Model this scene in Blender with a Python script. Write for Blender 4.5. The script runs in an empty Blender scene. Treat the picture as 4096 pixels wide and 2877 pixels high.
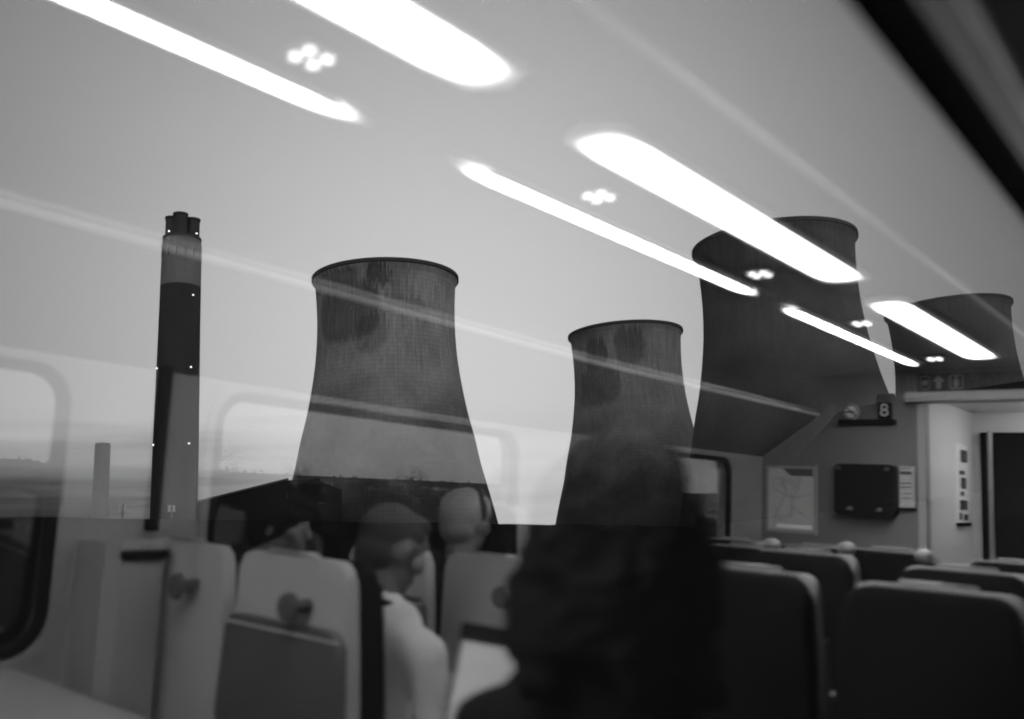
import bpy, bmesh, math, random
from mathutils import Vector, Matrix, noise
random.seed(7)
R = math.radians
scn = bpy.context.scene
# ------------------------------------------------------------------ camera
# world: X = direction of travel, Y = out through the near window, Z = up; the eye is 2.4 m above the ground outside
EYE = 2.4
FLOOR = EYE - 1.30
cam = bpy.data.cameras.new('camera'); co = bpy.data.objects.new('camera', cam); scn.collection.objects.link(co)
_r = Vector((0.62725693, -0.77752524, -0.04475765)); _u = Vector((-0.13290284, -0.16348944, 0.97755206)); _f = Vector((0.7673888, 0.60722789, 0.2058852))
m = Matrix(((_r.x, _u.x, -_f.x, 0), (_r.y, _u.y, -_f.y, 0), (_r.z, _u.z, -_f.z, EYE), (0, 0, 0, 1)))
co.matrix_world = m
cam.sensor_width = 36; cam.lens = 32.45; cam.clip_start = 0.02; cam.clip_end = 20000
cam.dof.use_dof = True; cam.dof.focus_distance = 300; cam.dof.aperture_fstop = 2.1
scn.camera = co
# ------------------------------------------------------------------ sky
w = bpy.data.worlds.new('World'); scn.world = w; w.use_nodes = True
nt = w.node_tree; nt.nodes.clear()
def N(t, ty, **k):
    n = t.nodes.new(ty)
    for a, b in k.items(): setattr(n, a, b)
    return n
out = N(nt, 'ShaderNodeOutputWorld'); bg = N(nt, 'ShaderNodeBackground')
sky = N(nt, 'ShaderNodeTexSky', sky_type='NISHITA'); sky.sun_disc = False
sky.sun_elevation = R(14); sky.sun_rotation = R(235); sky.dust_density = 3; sky.air_density = 1.2
bw = N(nt, 'ShaderNodeRGBToBW')
tc = N(nt, 'ShaderNodeTexCoord'); sep = N(nt, 'ShaderNodeSeparateXYZ')
L = nt.links.new
def M(op, a, b=None, c=None, t=nt, clamp=False):
    n = N(t, 'ShaderNodeMath', operation=op); n.use_clamp = clamp
    for i, v in enumerate((a, b, c)):
        if v is None: continue
        if isinstance(v, (int, float)): n.inputs[i].default_value = v
        else: t.links.new(v, n.inputs[i])
    return n.outputs[0]
L(sky.outputs[0], bw.inputs[0]); L(tc.outputs['Generated'], sep.inputs[0])
mp = N(nt, 'ShaderNodeMapping'); mp.inputs['Scale'].default_value = (1.6, 1.6, 22)
nz = N(nt, 'ShaderNodeTexNoise'); nz.inputs['Scale'].default_value = 1.4; nz.inputs['Detail'].default_value = 5
L(tc.outputs['Generated'], mp.inputs[0]); L(mp.outputs[0], nz.inputs[0])
# an even overcast, brightest low down between the towers and dimmer towards the rear of the train and overhead
dot = N(nt, 'ShaderNodeVectorMath', operation='DOT_PRODUCT'); dot.inputs[1].default_value = (0.74, 0.64, 0.2)
L(tc.outputs['Generated'], dot.inputs[0])
d1 = M('MAXIMUM', dot.outputs['Value'], 0.0); d2 = M('POWER', d1, 8.0)
dotb = N(nt, 'ShaderNodeVectorMath', operation='DOT_PRODUCT'); dotb.inputs[1].default_value = (0.1, -0.97, 0.2)
L(tc.outputs['Generated'], dotb.inputs[0])
d3 = M('MULTIPLY', M('MAXIMUM', dotb.outputs['Value'], 0.0), 11.0)
SKYB0 = M('ADD', M('ADD', M('MULTIPLY', d2, 10.8), 2.0), d3)
# a bank of dark streaky cloud lies along the horizon towards the rear of the train
azm = M('ARCTAN2', sep.outputs['X'], sep.outputs['Y'])
left = M('MULTIPLY', M('SUBTRACT', M('ADD', R(46), M('MULTIPLY', M('SUBTRACT', nz.outputs[0], 0.5), 0.5)), azm), 3.4, clamp=True)
front = M('GREATER_THAN', azm, R(-60))
lowb = M('MULTIPLY', M('SUBTRACT', M('ADD', 0.150, M('MULTIPLY', M('SUBTRACT', nz.outputs[0], 0.5), 0.12)), sep.outputs['Z']), 11.0, clamp=True)
SKYB = M('MULTIPLY', SKYB0, M('SUBTRACT', 1.0, M('MULTIPLY', M('MULTIPLY', left, front), M('MULTIPLY', lowb, 0.95))))
low = M('SUBTRACT', 1.0, M('MULTIPLY', M('ABSOLUTE', sep.outputs['Z']), 6.0), clamp=True)
streak = M('MULTIPLY', M('SUBTRACT', nz.outputs[0], 0.5), M('MULTIPLY', low, 1.1))
cl = M('MULTIPLY', SKYB, M('ADD', 1.0, streak))
mixv = M('ADD', M('MULTIPLY', cl, 0.95), M('MULTIPLY', bw.outputs[0], 0.05))
L(mixv, bg.inputs[0]); bg.inputs[1].default_value = 0.075; L(bg.outputs[0], out.inputs[0])
# ------------------------------------------------------------------ sun behind cloud
sd = bpy.data.lights.new('sun', 'SUN'); sd.energy = 0.5; sd.angle = R(25); sd.color = (1, 1, 1)
so = bpy.data.objects.new('sun', sd); scn.collection.objects.link(so)
sv = Vector((math.sin(R(235)) * math.cos(R(14)), math.cos(R(235)) * math.cos(R(14)), math.sin(R(14))))
so.rotation_euler = sv.to_track_quat('Z', 'Y').to_euler(); so.location = (0, 0, 60)
scn.view_settings.view_transform = 'Standard'; scn.view_settings.look = 'None'
scn.view_settings.exposure = 0.0; scn.view_settings.gamma = 1.0; scn.view_settings.use_curve_mapping = False
scn.cycles.use_denoising = True; scn.cycles.use_adaptive_sampling = False
scn.cycles.pixel_filter_type = 'BLACKMAN_HARRIS'; scn.cycles.filter_width = 1.8
scn.cycles.max_bounces = 10; scn.cycles.transparent_max_bounces = 12; scn.cycles.sample_clamp_indirect = 14

# ------------------------------------------------------------------ materials
def mat(name, v, rough=0.7, spec=0.4, var=0.0, scale=8.0, stretch=(1, 1, 1), metal=0.0, emit=0.0, bump=0.0, fn=None):
    mt = bpy.data.materials.new(name); mt.use_nodes = True; t = mt.node_tree; p = t.nodes['Principled BSDF']
    p.inputs['Base Color'].default_value = (v, v, v, 1); p.inputs['Roughness'].default_value = rough
    p.inputs['Specular IOR Level'].default_value = spec; p.inputs['Metallic'].default_value = metal
    if emit: p.inputs['Emission Color'].default_value = (1, 1, 1, 1); p.inputs['Emission Strength'].default_value = emit
    if var or bump:
        c = N(t, 'ShaderNodeTexCoord'); mpp = N(t, 'ShaderNodeMapping'); mpp.inputs['Scale'].default_value = stretch
        z = N(t, 'ShaderNodeTexNoise'); z.inputs['Scale'].default_value = scale; z.inputs['Detail'].default_value = 6
        t.links.new(c.outputs['Object'], mpp.inputs[0]); t.links.new(mpp.outputs[0], z.inputs[0])
        if var:
            k = M('MULTIPLY', M('ADD', 1.0, M('MULTIPLY', M('SUBTRACT', z.outputs[0], 0.5), var * 2, t=t), t=t), v, t=t)
            t.links.new(k, p.inputs['Base Color'])
        if bump:
            b = N(t, 'ShaderNodeBump'); b.inputs['Strength'].default_value = bump; b.inputs['Distance'].default_value = 0.01
            t.links.new(z.outputs[0], b.inputs['Height']); t.links.new(b.outputs[0], p.inputs['Normal'])
    if fn: fn(t, p)
    return mt

def concrete(name, base, stains, seed, foot_tone=0.10):
    """weathered shell: pour rings, panel joints, drip streaks and dark stains (az deg from the axis of view, z, half width deg, half height, strength)"""
    def fn(t, p):
        c = N(t, 'ShaderNodeTexCoord'); s = N(t, 'ShaderNodeSeparateXYZ'); t.links.new(c.outputs['Object'], s.inputs[0])
        az = M('ARCTAN2', s.outputs['Y'], s.outputs['X'], t=t); z = s.outputs['Z']
        # ring and rib lines
        ring = M('GREATER_THAN', M('FRACT', M('DIVIDE', z, 1.75, t=t), t=t), 0.80, t=t)
        rib = M('GREATER_THAN', M('FRACT', M('MULTIPLY', az, 132 / 6.2832, t=t), t=t), 0.78, t=t)
        cv = N(t, 'ShaderNodeCombineXYZ'); t.links.new(M('MULTIPLY', az, 21.0, t=t), cv.inputs[0]); t.links.new(M('DIVIDE', z, 1.75, t=t), cv.inputs[1])
        cv.inputs[2].default_value = seed
        wn = N(t, 'ShaderNodeTexWhiteNoise'); fl = N(t, 'ShaderNodeVectorMath', operation='FLOOR'); t.links.new(cv.outputs[0], fl.inputs[0]); t.links.new(fl.outputs[0], wn.inputs[0])
        cs = N(t, 'ShaderNodeCombineXYZ'); t.links.new(M('MULTIPLY', az, 34.0, t=t), cs.inputs[0]); t.links.new(M('MULTIPLY', z, 0.07, t=t), cs.inputs[1]); cs.inputs[2].default_value = seed * 3.1
        dn = N(t, 'ShaderNodeTexNoise'); dn.inputs['Scale'].default_value = 1.0; dn.inputs['Detail'].default_value = 4; t.links.new(cs.outputs[0], dn.inputs[0])
        big = N(t, 'ShaderNodeTexNoise'); big.inputs['Scale'].default_value = 0.045; big.inputs['Detail'].default_value = 4; t.links.new(c.outputs['Object'], big.inputs[0])
        k = M('MULTIPLY', ring, -0.15, t=t)
        k = M('ADD', k, M('MULTIPLY', rib, -0.08, t=t), t=t)
        k = M('ADD', k, M('MULTIPLY', M('SUBTRACT', wn.outputs[0], 0.5, t=t), 0.16, t=t), t=t)
        hi = M('MULTIPLY', M('SUBTRACT', z, 62.0, t=t), 0.03, t=t, clamp=True)
        dr = M('MULTIPLY', M('MULTIPLY', M('SUBTRACT', dn.outputs[0], 0.5, t=t), 2.4, t=t), M('ADD', M('MULTIPLY', hi, 0.55, t=t), 0.12, t=t), t=t)
        k = M('ADD', k, dr, t=t)
        k = M('ADD', k, M('MULTIPLY', M('SUBTRACT', big.outputs[0], 0.5, t=t), 1.3, t=t), t=t)
        k = M('ADD', k, 1.0, t=t)
        wob = M('MULTIPLY', M('SUBTRACT', dn.outputs[0], 0.5, t=t), 0.16, t=t)
        wob2 = M('MULTIPLY', M('SUBTRACT', big.outputs[0], 0.5, t=t), 0.5, t=t)
        azw = M('ADD', M('ADD', az, wob, t=t), wob2, t=t)
        for (a0, z0, ha, hz, st) in stains:
            da = M('DIVIDE', M('SUBTRACT', azw, R(a0), t=t), R(ha), t=t); dz = M('DIVIDE', M('SUBTRACT', M('ADD', z, M('MULTIPLY', M('SUBTRACT', dn.outputs[0], .5, t=t), 14.0, t=t), t=t), z0, t=t), hz, t=t)
            q = M('ADD', M('POWER', M('ABSOLUTE', da, t=t), 3.0, t=t), M('POWER', M('ABSOLUTE', dz, t=t), 3.0, t=t), t=t)
            inside = M('MULTIPLY', M('SUBTRACT', 1.3, q, t=t), 1.8, t=t, clamp=True)
            k = M('MULTIPLY', k, M('SUBTRACT', 1.0, M('MULTIPLY', inside, st, t=t), t=t), t=t)
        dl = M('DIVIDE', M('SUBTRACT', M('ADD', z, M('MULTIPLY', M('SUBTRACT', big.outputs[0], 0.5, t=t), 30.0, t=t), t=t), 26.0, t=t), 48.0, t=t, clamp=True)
        height_tone = M('ADD', M('ADD', foot_tone, M('MULTIPLY', dl, 0.92 - foot_tone, t=t), t=t), M('MULTIPLY', M('DIVIDE', z, 115.0, t=t), 0.30, t=t), t=t)  # base colour darker towards the foot, a little lighter towards the rim
        k = M('MULTIPLY', M('MAXIMUM', k, 0.12, t=t), height_tone, t=t)
        t.links.new(M('MULTIPLY', k, base, t=t), p.inputs['Base Color'])
        b = N(t, 'ShaderNodeBump'); b.inputs['Strength'].default_value = 0.5; b.inputs['Distance'].default_value = 0.25
        t.links.new(M('ADD', M('MULTIPLY', ring, -1.0, t=t), M('MULTIPLY', rib, 0.8, t=t), t=t), b.inputs['Height']); t.links.new(b.outputs[0], p.inputs['Normal'])
    return mat(name, base, 0.9, 0.2, fn=fn)

def lampmat(name, e, pw):
    # a tube behind a prismatic cover: brightest over the tube; soft blurred edges and feathered ends painted into the emission
    def fn(t, p):
        c = N(t, 'ShaderNodeTexCoord'); sp = N(t, 'ShaderNodeSeparateXYZ'); t.links.new(c.outputs['Generated'], sp.inputs[0])
        ax = M('ABSOLUTE', M('SUBTRACT', M('MULTIPLY', sp.outputs['X'], 2.0, t=t), 1.0, t=t), t=t)
        ay = M('ABSOLUTE', M('SUBTRACT', M('MULTIPLY', sp.outputs['Y'], 2.0, t=t), 1.0, t=t), t=t)
        across = M('POWER', M('SUBTRACT', 1.0, M('MULTIPLY', ay, ay, t=t), t=t, clamp=True), pw * 1.5, t=t)
        ends = M('POWER', M('MULTIPLY', M('SUBTRACT', 1.0, ax, t=t), 4.6, t=t, clamp=True), 3.2, t=t)
        t.links.new(M('ADD', M('MULTIPLY', M('MULTIPLY', across, ends, t=t), e, t=t), 0.08, t=t), p.inputs['Emission Strength'])
        p.inputs['Emission Color'].default_value = (1, 1, 1, 1)
    return mat(name, 0.8, 0.5, 0.2, fn=fn)
MT = dict(
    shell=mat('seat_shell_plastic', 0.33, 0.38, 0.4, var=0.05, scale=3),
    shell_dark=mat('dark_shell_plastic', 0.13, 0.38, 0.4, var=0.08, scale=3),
    fabric=mat('seat_fabric', 0.004, 0.95, 0.02, var=0.25, scale=90, bump=0.5),
    tray=mat('tray_plastic', 0.05, 0.5, 0.4, var=0.1, scale=5),
    knob=mat('hook_rubber', 0.05, 0.5, 0.4),
    metal=mat('brushed_metal', 0.30, 0.35, 0.5, metal=0.8, var=0.1, scale=20, stretch=(1, 20, 1)),
    dark=mat('black_rubber', 0.004, 0.8, 0.05, var=0.2, scale=30),
    blackbox=mat('black_plastic', 0.003, 0.6, 0.1, var=0.2, scale=12),
    ceil=mat('ceiling_laminate', 0.19, 0.55, 0.3, var=0.05, scale=2.5),
    wall=mat('wall_laminate', 0.21, 0.5, 0.3, var=0.06, scale=3),
    endwall=mat('end_wall_laminate', 0.085, 0.6, 0.3, var=0.10, scale=4),
    rack=mat('rack_laminate', 0.05, 0.5, 0.3, var=0.08, scale=6),
    rail=mat('bright_rail', 0.85, 0.4, 0.5, var=0.05, scale=6),
    carpet=mat('carpet', 0.03, 1.0, 0.1, var=0.5, scale=60),
    paper=mat('paper', 0.33, 0.8, 0.2, var=0.08, scale=14),
    ink=mat('printed_ink', 0.05, 0.8, 0.2),
    greyink=mat('grey_ink', 0.20, 0.8, 0.2),
    white=mat('white_enamel', 0.75, 0.5, 0.4),
    lamp=lampmat('lamp_diffuser', 160.0, 1.45),
    lampslim=lampmat('slim_lamp_diffuser', 140.0, 1.7),
    spot=mat('spot_lens', 0.8, 0.3, 0.4, emit=3.5),
    beacon=mat('beacon_lens', 0.8, 0.3, 0.4, emit=2.5),
    vest=mat('vestibule_laminate', 0.55, 0.5, 0.3, var=0.06, scale=3),
    vlamp=mat('vestibule_lamp', 0.8, 0.5, 0.3, emit=20.0),
    skin=mat('skin', 0.07, 0.7, 0.15, var=0.10, scale=25, bump=0.15),
    hair=mat('dark_hair', 0.004, 0.9, 0.02, var=0.6, scale=60, stretch=(1, 1, 0.12), bump=0.8),
    midhair=mat('short_brown_hair', 0.016, 0.9, 0.03, var=0.6, scale=90, bump=0.8),
    fair=mat('fair_hair', 0.08, 0.8, 0.1, var=0.5, scale=70, stretch=(1, 1, 0.15), bump=0.7),
    shirt=mat('white_cotton', 0.88, 0.85, 0.15, var=0.05, scale=8, bump=0.6),
    coat=mat('dark_wool', 0.005, 0.95, 0.02, var=0.4, scale=60, bump=0.6),
    jumper=mat('grey_knit', 0.03, 0.95, 0.1, var=0.3, scale=60, bump=0.5),
    screen=mat('lit_screen', 0.3, 0.3, 0.4, emit=0.36, var=0.1, scale=12),
    soil=mat('ground_soil', 0.007, 1.0, 0.0, var=0.5, scale=0.08),
    grass=mat('bank_grass', 0.006, 1.0, 0.0, var=0.6, scale=0.6, bump=0.6),
    steel=mat('dark_cladding', 0.010, 0.9, 0.05, var=0.35, scale=0.12, stretch=(1, 1, 3)),
    bark=mat('bark', 0.035, 0.95, 0.1, var=0.4, scale=4, stretch=(1, 1, .2)),
    leaf=mat('leaf', 0.03, 0.9, 0.1, var=0.4, scale=2),
)
def chim(name, seed):
    def fn(t, p):
        c = N(t, 'ShaderNodeTexCoord'); s = N(t, 'ShaderNodeSeparateXYZ'); t.links.new(c.outputs['Object'], s.inputs[0])
        up = M('GREATER_THAN', s.outputs['Z'], 163.2, t=t)
        mp_ = N(t, 'ShaderNodeMapping'); mp_.inputs['Scale'].default_value = (1, 1, 0.12)
        z = N(t, 'ShaderNodeTexNoise'); z.inputs['Scale'].default_value = 0.35; z.inputs['Detail'].default_value = 6; t.links.new(c.outputs['Object'], mp_.inputs[0]); t.links.new(mp_.outputs[0], z.inputs[0])
        jn = M('GREATER_THAN', M('FRACT', M('DIVIDE', s.outputs['Z'], 4.6, t=t), t=t), 0.94, t=t)
        v = M('ADD', M('MULTIPLY', up, 0.155, t=t), 0.022, t=t)
        k = M('ADD', 0.6, M('MULTIPLY', z.outputs[0], 0.8, t=t), t=t)
        k = M('SUBTRACT', k, M('MULTIPLY', jn, 0.12, t=t), t=t)
        t.links.new(M('MULTIPLY', v, k, t=t), p.inputs['Base Color'])
    return mat(name, 0.1, 0.9, 0.2, fn=fn)

# glass: clear with a real surface reflection that rises towards grazing
gm = bpy.data.materials.new('window_glass'); gm.use_nodes = True; t = gm.node_tree; t.nodes.clear()
go = N(t, 'ShaderNodeOutputMaterial'); mx = N(t, 'ShaderNodeMixShader'); tr = N(t, 'ShaderNodeBsdfTransparent'); gl = N(t, 'ShaderNodeBsdfGlossy')
tr.inputs[0].default_value = (0.93, 0.93, 0.93, 1); gl.inputs['Roughness'].default_value = 0.0; gl.inputs[0].default_value = (1, 1, 1, 1)
lw = N(t, 'ShaderNodeLayerWeight'); lw.inputs['Blend'].default_value = 0.5
r1 = M('ADD', 0.13, M('MULTIPLY', M('POWER', lw.outputs['Facing'], 3.0, t=t), 0.34, t=t), t=t)
t.links.new(r1, mx.inputs[0]); t.links.new(tr.outputs[0], mx.inputs[1]); t.links.new(gl.outputs[0], mx.inputs[2]); t.links.new(mx.outputs[0], go.inputs[0])
MT['glass'] = gm

# ------------------------------------------------------------------ helpers
COL = scn.collection
def finish(bm, name, material, parent=None, origin=None, smooth=False):
    bmesh.ops.recalc_face_normals(bm, faces=bm.faces)
    org = Vector(origin) if origin is not None else (parent['_o'] if False else None)
    me = bpy.data.meshes.new(name)
    if parent is not None:
        off = ORG.get(parent.name, Vector((0, 0, 0)))
    else:
        off = Vector(origin) if origin is not None else Vector((0, 0, 0))
    bmesh.ops.translate(bm, verts=bm.verts, vec=-off)
    bm.to_mesh(me); bm.free(); me.materials.append(material)
    if smooth:
        for p in me.polygons: p.use_smooth = True
    o = bpy.data.objects.new(name, me); COL.objects.link(o)
    if parent is not None:
        o.parent = parent; ORG[o.name] = off
    else:
        o.location = off; ORG[o.name] = off
    return o
ORG = {}
def tag(o, label=None, cat=None, group=None, kind=None):
    if label: o['label'] = label
    if cat: o['category'] = cat
    if group: o['group'] = group
    if kind: o['kind'] = kind
    return o
def thing(name, label, cat, loc=(0, 0, 0), group=None):
    o = bpy.data.objects.new(name, None); COL.objects.link(o); o.location = loc; o.empty_display_size = 0.1
    ORG[o.name] = Vector(loc)
    return tag(o, label, cat, group)
def copy_tree(o, parent=None):
    c = o.copy(); COL.objects.link(c)
    if parent is not None: c.parent = parent
    for ch in list(o.children): copy_tree(ch, c)
    return c
# carriage measures (s along the train, v away from the near window, u above the eye)
def Q(s, v, u): return Vector((s, 0.2995 - v, u + 0.0174 + EYE))
def sag(bm):
    # the far side's window heads and rack climb slightly towards the middle of the carriage
    for v in bm.verts:
        if v.co.y < -2.0 and v.co.z > EYE + .1: v.co.z += 0.02 * max(0.0, 3.53 - max(v.co.x, -1.1))
    return bm
def bevel(bm, faces_or_none, wid, seg=2):
    if wid > 0: bmesh.ops.bevel(bm, geom=[e for e in bm.edges], offset=wid, segments=seg, profile=0.6, affect='EDGES', clamp_overlap=True)
def box(bm, lo, hi, bev=0.0, mtx=None):
    b = bmesh.new(); bmesh.ops.create_cube(b, size=1)
    lo = Vector(lo); hi = Vector(hi)
    for v in b.verts: v.co = Vector(((lo[i] + hi[i]) / 2 + v.co[i] * (hi[i] - lo[i]) for i in range(3)))
    if bev: bevel(b, None, bev)
    if mtx is not None: bmesh.ops.transform(b, matrix=mtx, verts=b.verts)
    merge(bm, b)
def merge(bm, b):
    me = bpy.data.meshes.new('tmp'); b.to_mesh(me); b.free(); bm.from_mesh(me); bpy.data.meshes.remove(me)
def qbox(bm, s0, s1, v0, v1, u0, u1, bev=0.0):
    a = Q(s0, v1, u0); b = Q(s1, v0, u1); box(bm, a, b, bev)
def prism(bm, pts, depth_vec):
    """extrude a planar polygon (list of Vector) by a vector"""
    d = Vector(depth_vec); a = [bm.verts.new(p) for p in pts]; b = [bm.verts.new(Vector(p) + d) for p in pts]
    bm.faces.new(a); bm.faces.new(b[::-1]); n = len(pts)
    for i in range(n): bm.faces.new((a[i], b[i], b[(i + 1) % n], a[(i + 1) % n]))
def rrect(x0, x1, y0, y1, r, n=6):
    out_ = []
    for cx, cy, a0 in ((x1 - r, y1 - r, 0), (x0 + r, y1 - r, 90), (x0 + r, y0 + r, 180), (x1 - r, y0 + r, 270)):
        for k in range(n + 1):
            a = R(a0 + 90 * k / n); out_.append((cx + r * math.cos(a), cy + r * math.sin(a)))
    return out_
def tube(bm, p0, p1, r0, r1=None, n=12, caps=True):
    p0 = Vector(p0); p1 = Vector(p1); r1 = r0 if r1 is None else r1
    q = (p1 - p0).to_track_quat('Z', 'Y'); A = []; B = []
    for k in range(n):
        a = 2 * math.pi * k / n; dv = q @ Vector((math.cos(a), math.sin(a), 0))
        A.append(bm.verts.new(p0 + dv * r0)); B.append(bm.verts.new(p1 + dv * r1))
    for k in range(n): bm.faces.new((A[k], A[(k + 1) % n], B[(k + 1) % n], B[k]))
    if caps: bm.faces.new(A[::-1]); bm.faces.new(B)
def lathe(bm, prof, n=96, cap_top=False, cap_bot=False):
    rings = []
    for r, z in prof: rings.append([bm.verts.new((r * math.cos(2 * math.pi * k / n), r * math.sin(2 * math.pi * k / n), z)) for k in range(n)])
    for a, b in zip(rings, rings[1:]):
        for k in range(n): bm.faces.new((a[k], a[(k + 1) % n], b[(k + 1) % n], b[k]))
    if cap_top: bm.faces.new(rings[-1])
    if cap_bot: bm.faces.new(rings[0][::-1])
def ellipsoid(bm, c, rad, rot=None, sub=3):
    b = bmesh.new(); bmesh.ops.create_icosphere(b, subdivisions=sub, radius=1)
    mt = Matrix.Translation(Vector(c)) @ (rot.to_4x4() if rot is not None else Matrix.Identity(4)) @ Matrix.Diagonal((rad[0], rad[1], rad[2], 1))
    bmesh.ops.transform(b, matrix=mt, verts=b.verts); merge(bm, b)
def capsule(bm, p0, p1, r0, r1):
    tube(bm, p0, p1, r0, r1, 14); ellipsoid(bm, p0, (r0,) * 3, sub=2); ellipsoid(bm, p1, (r1,) * 3, sub=2)
def remesh(o, vox, sm=3):
    m_ = o.modifiers.new('Remesh', 'REMESH'); m_.mode = 'VOXEL'; m_.voxel_size = vox; m_.use_smooth_shade = True
    s_ = o.modifiers.new('Smooth', 'SMOOTH'); s_.iterations = sm; s_.factor = 0.6
    return o

# ------------------------------------------------------------------ OUTSIDE
GZ = 0.0
bm = bmesh.new()
for i in range(-6, 6):
    for j in range(-6, 6):
        bm.faces.new([bm.verts.new((1500 * (i + a), 1500 * (j + b), GZ)) for a, b in ((0, 0), (1, 0), (1, 1), (0, 1))])
bmesh.ops.remove_doubles(bm, verts=bm.verts, dist=0.01)
tag(finish(bm, 'ground', MT['soil']), kind='structure')
# grassy bank beside the line
bm = bmesh.new(); rows = []
nx = 320
for i in range(nx + 1):
    x = -60 + 480 * i / nx
    top = EYE + 1.74 - 0.0122 * (x - 17) if x < 60 else EYE + 1.215 + (x - 60) * 0.05
    jit = 0.10 * noise.noise(Vector((x * 0.9, 3, 0))) + 0.05 * noise.noise(Vector((x * 4, 9, 0)))
    prof = [(14, 0.0), (22, (top) * 0.5), (28.5, top - 0.25 + jit * .5), (30, top + jit), (33, top + jit * .6), (42, top * 0.4), (52, 0.0)]
    rows.append([bm.verts.new((x, y, z)) for y, z in prof])
for a, b in zip(rows, rows[1:]):
    for k in range(len(a) - 1): bm.faces.new((a[k], b[k], b[k + 1], a[k + 1]))
tag(finish(bm, 'embankment', MT['grass'], smooth=True), kind='structure')
PROF = [(46.5, 0), (45.0, 6), (43.4, 12), (41.0, 22), (38.9, 30), (36.8, 38), (34.8, 48), (32.6, 57), (31.2, 64), (29.9, 72), (28.9, 80), (28.35, 88), (28.2, 96), (28.4, 103), (28.8, 109), (29.1, 111.4), (29.75, 112.2), (29.9, 114.3)]
def spline(prof, step=2.0):
    z0, z1 = prof[0][1], prof[-1][1]; o_ = []
    import bisect
    zs = [p[1] for p in prof]
    z = z0
    while z < z1 - 3:
        i = max(0, min(len(zs) - 2, bisect.bisect_right(zs, z) - 1))
        p0 = prof[max(i - 1, 0)]; p1 = prof[i]; p2 = prof[i + 1]; p3 = prof[min(i + 2, len(prof) - 1)]
        tt = (z - p1[1]) / (p2[1] - p1[1]); h = p2[1] - p1[1]
        m1 = (p2[0] - p0[0]) / max(p2[1] - p0[1], .1) * h; m2 = (p3[0] - p1[0]) / max(p3[1] - p1[1], .1) * h
        r = (2 * tt ** 3 - 3 * tt ** 2 + 1) * p1[0] + (tt ** 3 - 2 * tt ** 2 + tt) * m1 + (-2 * tt ** 3 + 3 * tt ** 2) * p2[0] + (tt ** 3 - tt ** 2) * m2
        o_.append((r, z)); z += step
    return o_ + [p for p in prof if p[1] >= z1 - 3]
def tower(label, az, D, k, material, top):
    x, y = D * math.sin(R(az)), D * math.cos(R(az)); face = math.atan2(-y, -x)
    root = thing('cooling_tower', label, 'cooling tower', (x, y, 0), group='cooling towers of the power station')
    root.rotation_euler.z = face          # local +X looks at the train
    sc = (top + EYE) / 114.3
    base = 7.0
    pr = [(r * k, z * sc) for r, z in spline(PROF) if z * sc >= base or True]
    pr = [p for p in pr if p[1] >= base]
    inner = [(r - 0.7 - 0.0 * z, z) for r, z in reversed(pr)]
    bm = bmesh.new(); lathe(bm, pr + inner, 128)
    # close the foot ring
    o = finish(bm, 'shell', material, None, smooth=True); o.parent = root
    bm = bmesh.new(); lathe(bm, [(pr[-1][0] + .02, pr[-1][1] - 1.5), (pr[-1][0] + .55, pr[-1][1] - 1.3), (pr[-1][0] + .55, pr[-1][1] + .1), (pr[-1][0] - .9, pr[-1][1] + .1)], 128)
    o = finish(bm, 'rim', MT['rim'], None, smooth=False); o.parent = root
    bm = bmesh.new(); rb = pr[0][0]
    for i in range(60):
        a0 = 2 * math.pi * i / 60; a1 = a0 + math.pi / 60; a2 = a0 + 2 * math.pi / 60; rg = rb + 2.2
        tube(bm, (rg * math.cos(a1), rg * math.sin(a1), -0.3), (rb * math.cos(a0), rb * math.sin(a0), base + .2), .45, n=6)
        tube(bm, (rg * math.cos(a1), rg * math.sin(a1), -0.3), (rb * math.cos(a2), rb * math.sin(a2), base + .2), .45, n=6)
    o = finish(bm, 'leg_ring', MT['rim'], None); o.parent = root
    return root
MT['rim'] = mat('rim_concrete', 0.055, 0.95, 0.1, var=0.3, scale=0.2)
# stains: positive azimuth in local frame = to the viewer's right (checked in render)
tower('stained cooling tower standing on its own right of the striped chimney', 43.78, 376.4, 1.005,
      concrete('tower_concrete_a', 0.25, [(-34, 98, 30, 12, .55), (-12, 88, 14, 8, .35), (-5, 111.5, 9, 4.2, .65), (-62, 112, 40, 3.5, .5), (-20, 104, 14, 3, .35), (0, 110, 17, 10, .22), (12, 100, 22, 3, .3)], 1), 115.0)
tower('smallest looking cooling tower, behind and between the two nearer ones', 58.88, 496.5, 1.03,
      concrete('tower_concrete_b', 0.20, [(-35, 103, 13, 8, .6), (4, 104, 14, 10, .5), (-32, 85, 26, 10, .42), (-60, 114, 30, 3.5, .3)], 2), 115.0)
tower('tallest looking cooling tower, darkly streaked, behind the slanting ceiling lights', 68.43, 366.9, 1.05,
      concrete('tower_concrete_c', 0.10, [(-20, 104, 60, 12, .3), (30, 96, 30, 8, .3), (-70, 108, 20, 8, .25)], 3), 115.6)
tower('cooling tower cut off by the right edge, above the carriage doorway', 77.6, 530, 1.03,
      concrete('tower_concrete_d', 0.08, [(-20, 100, 70, 14, .3)], 4), 116.5)

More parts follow.
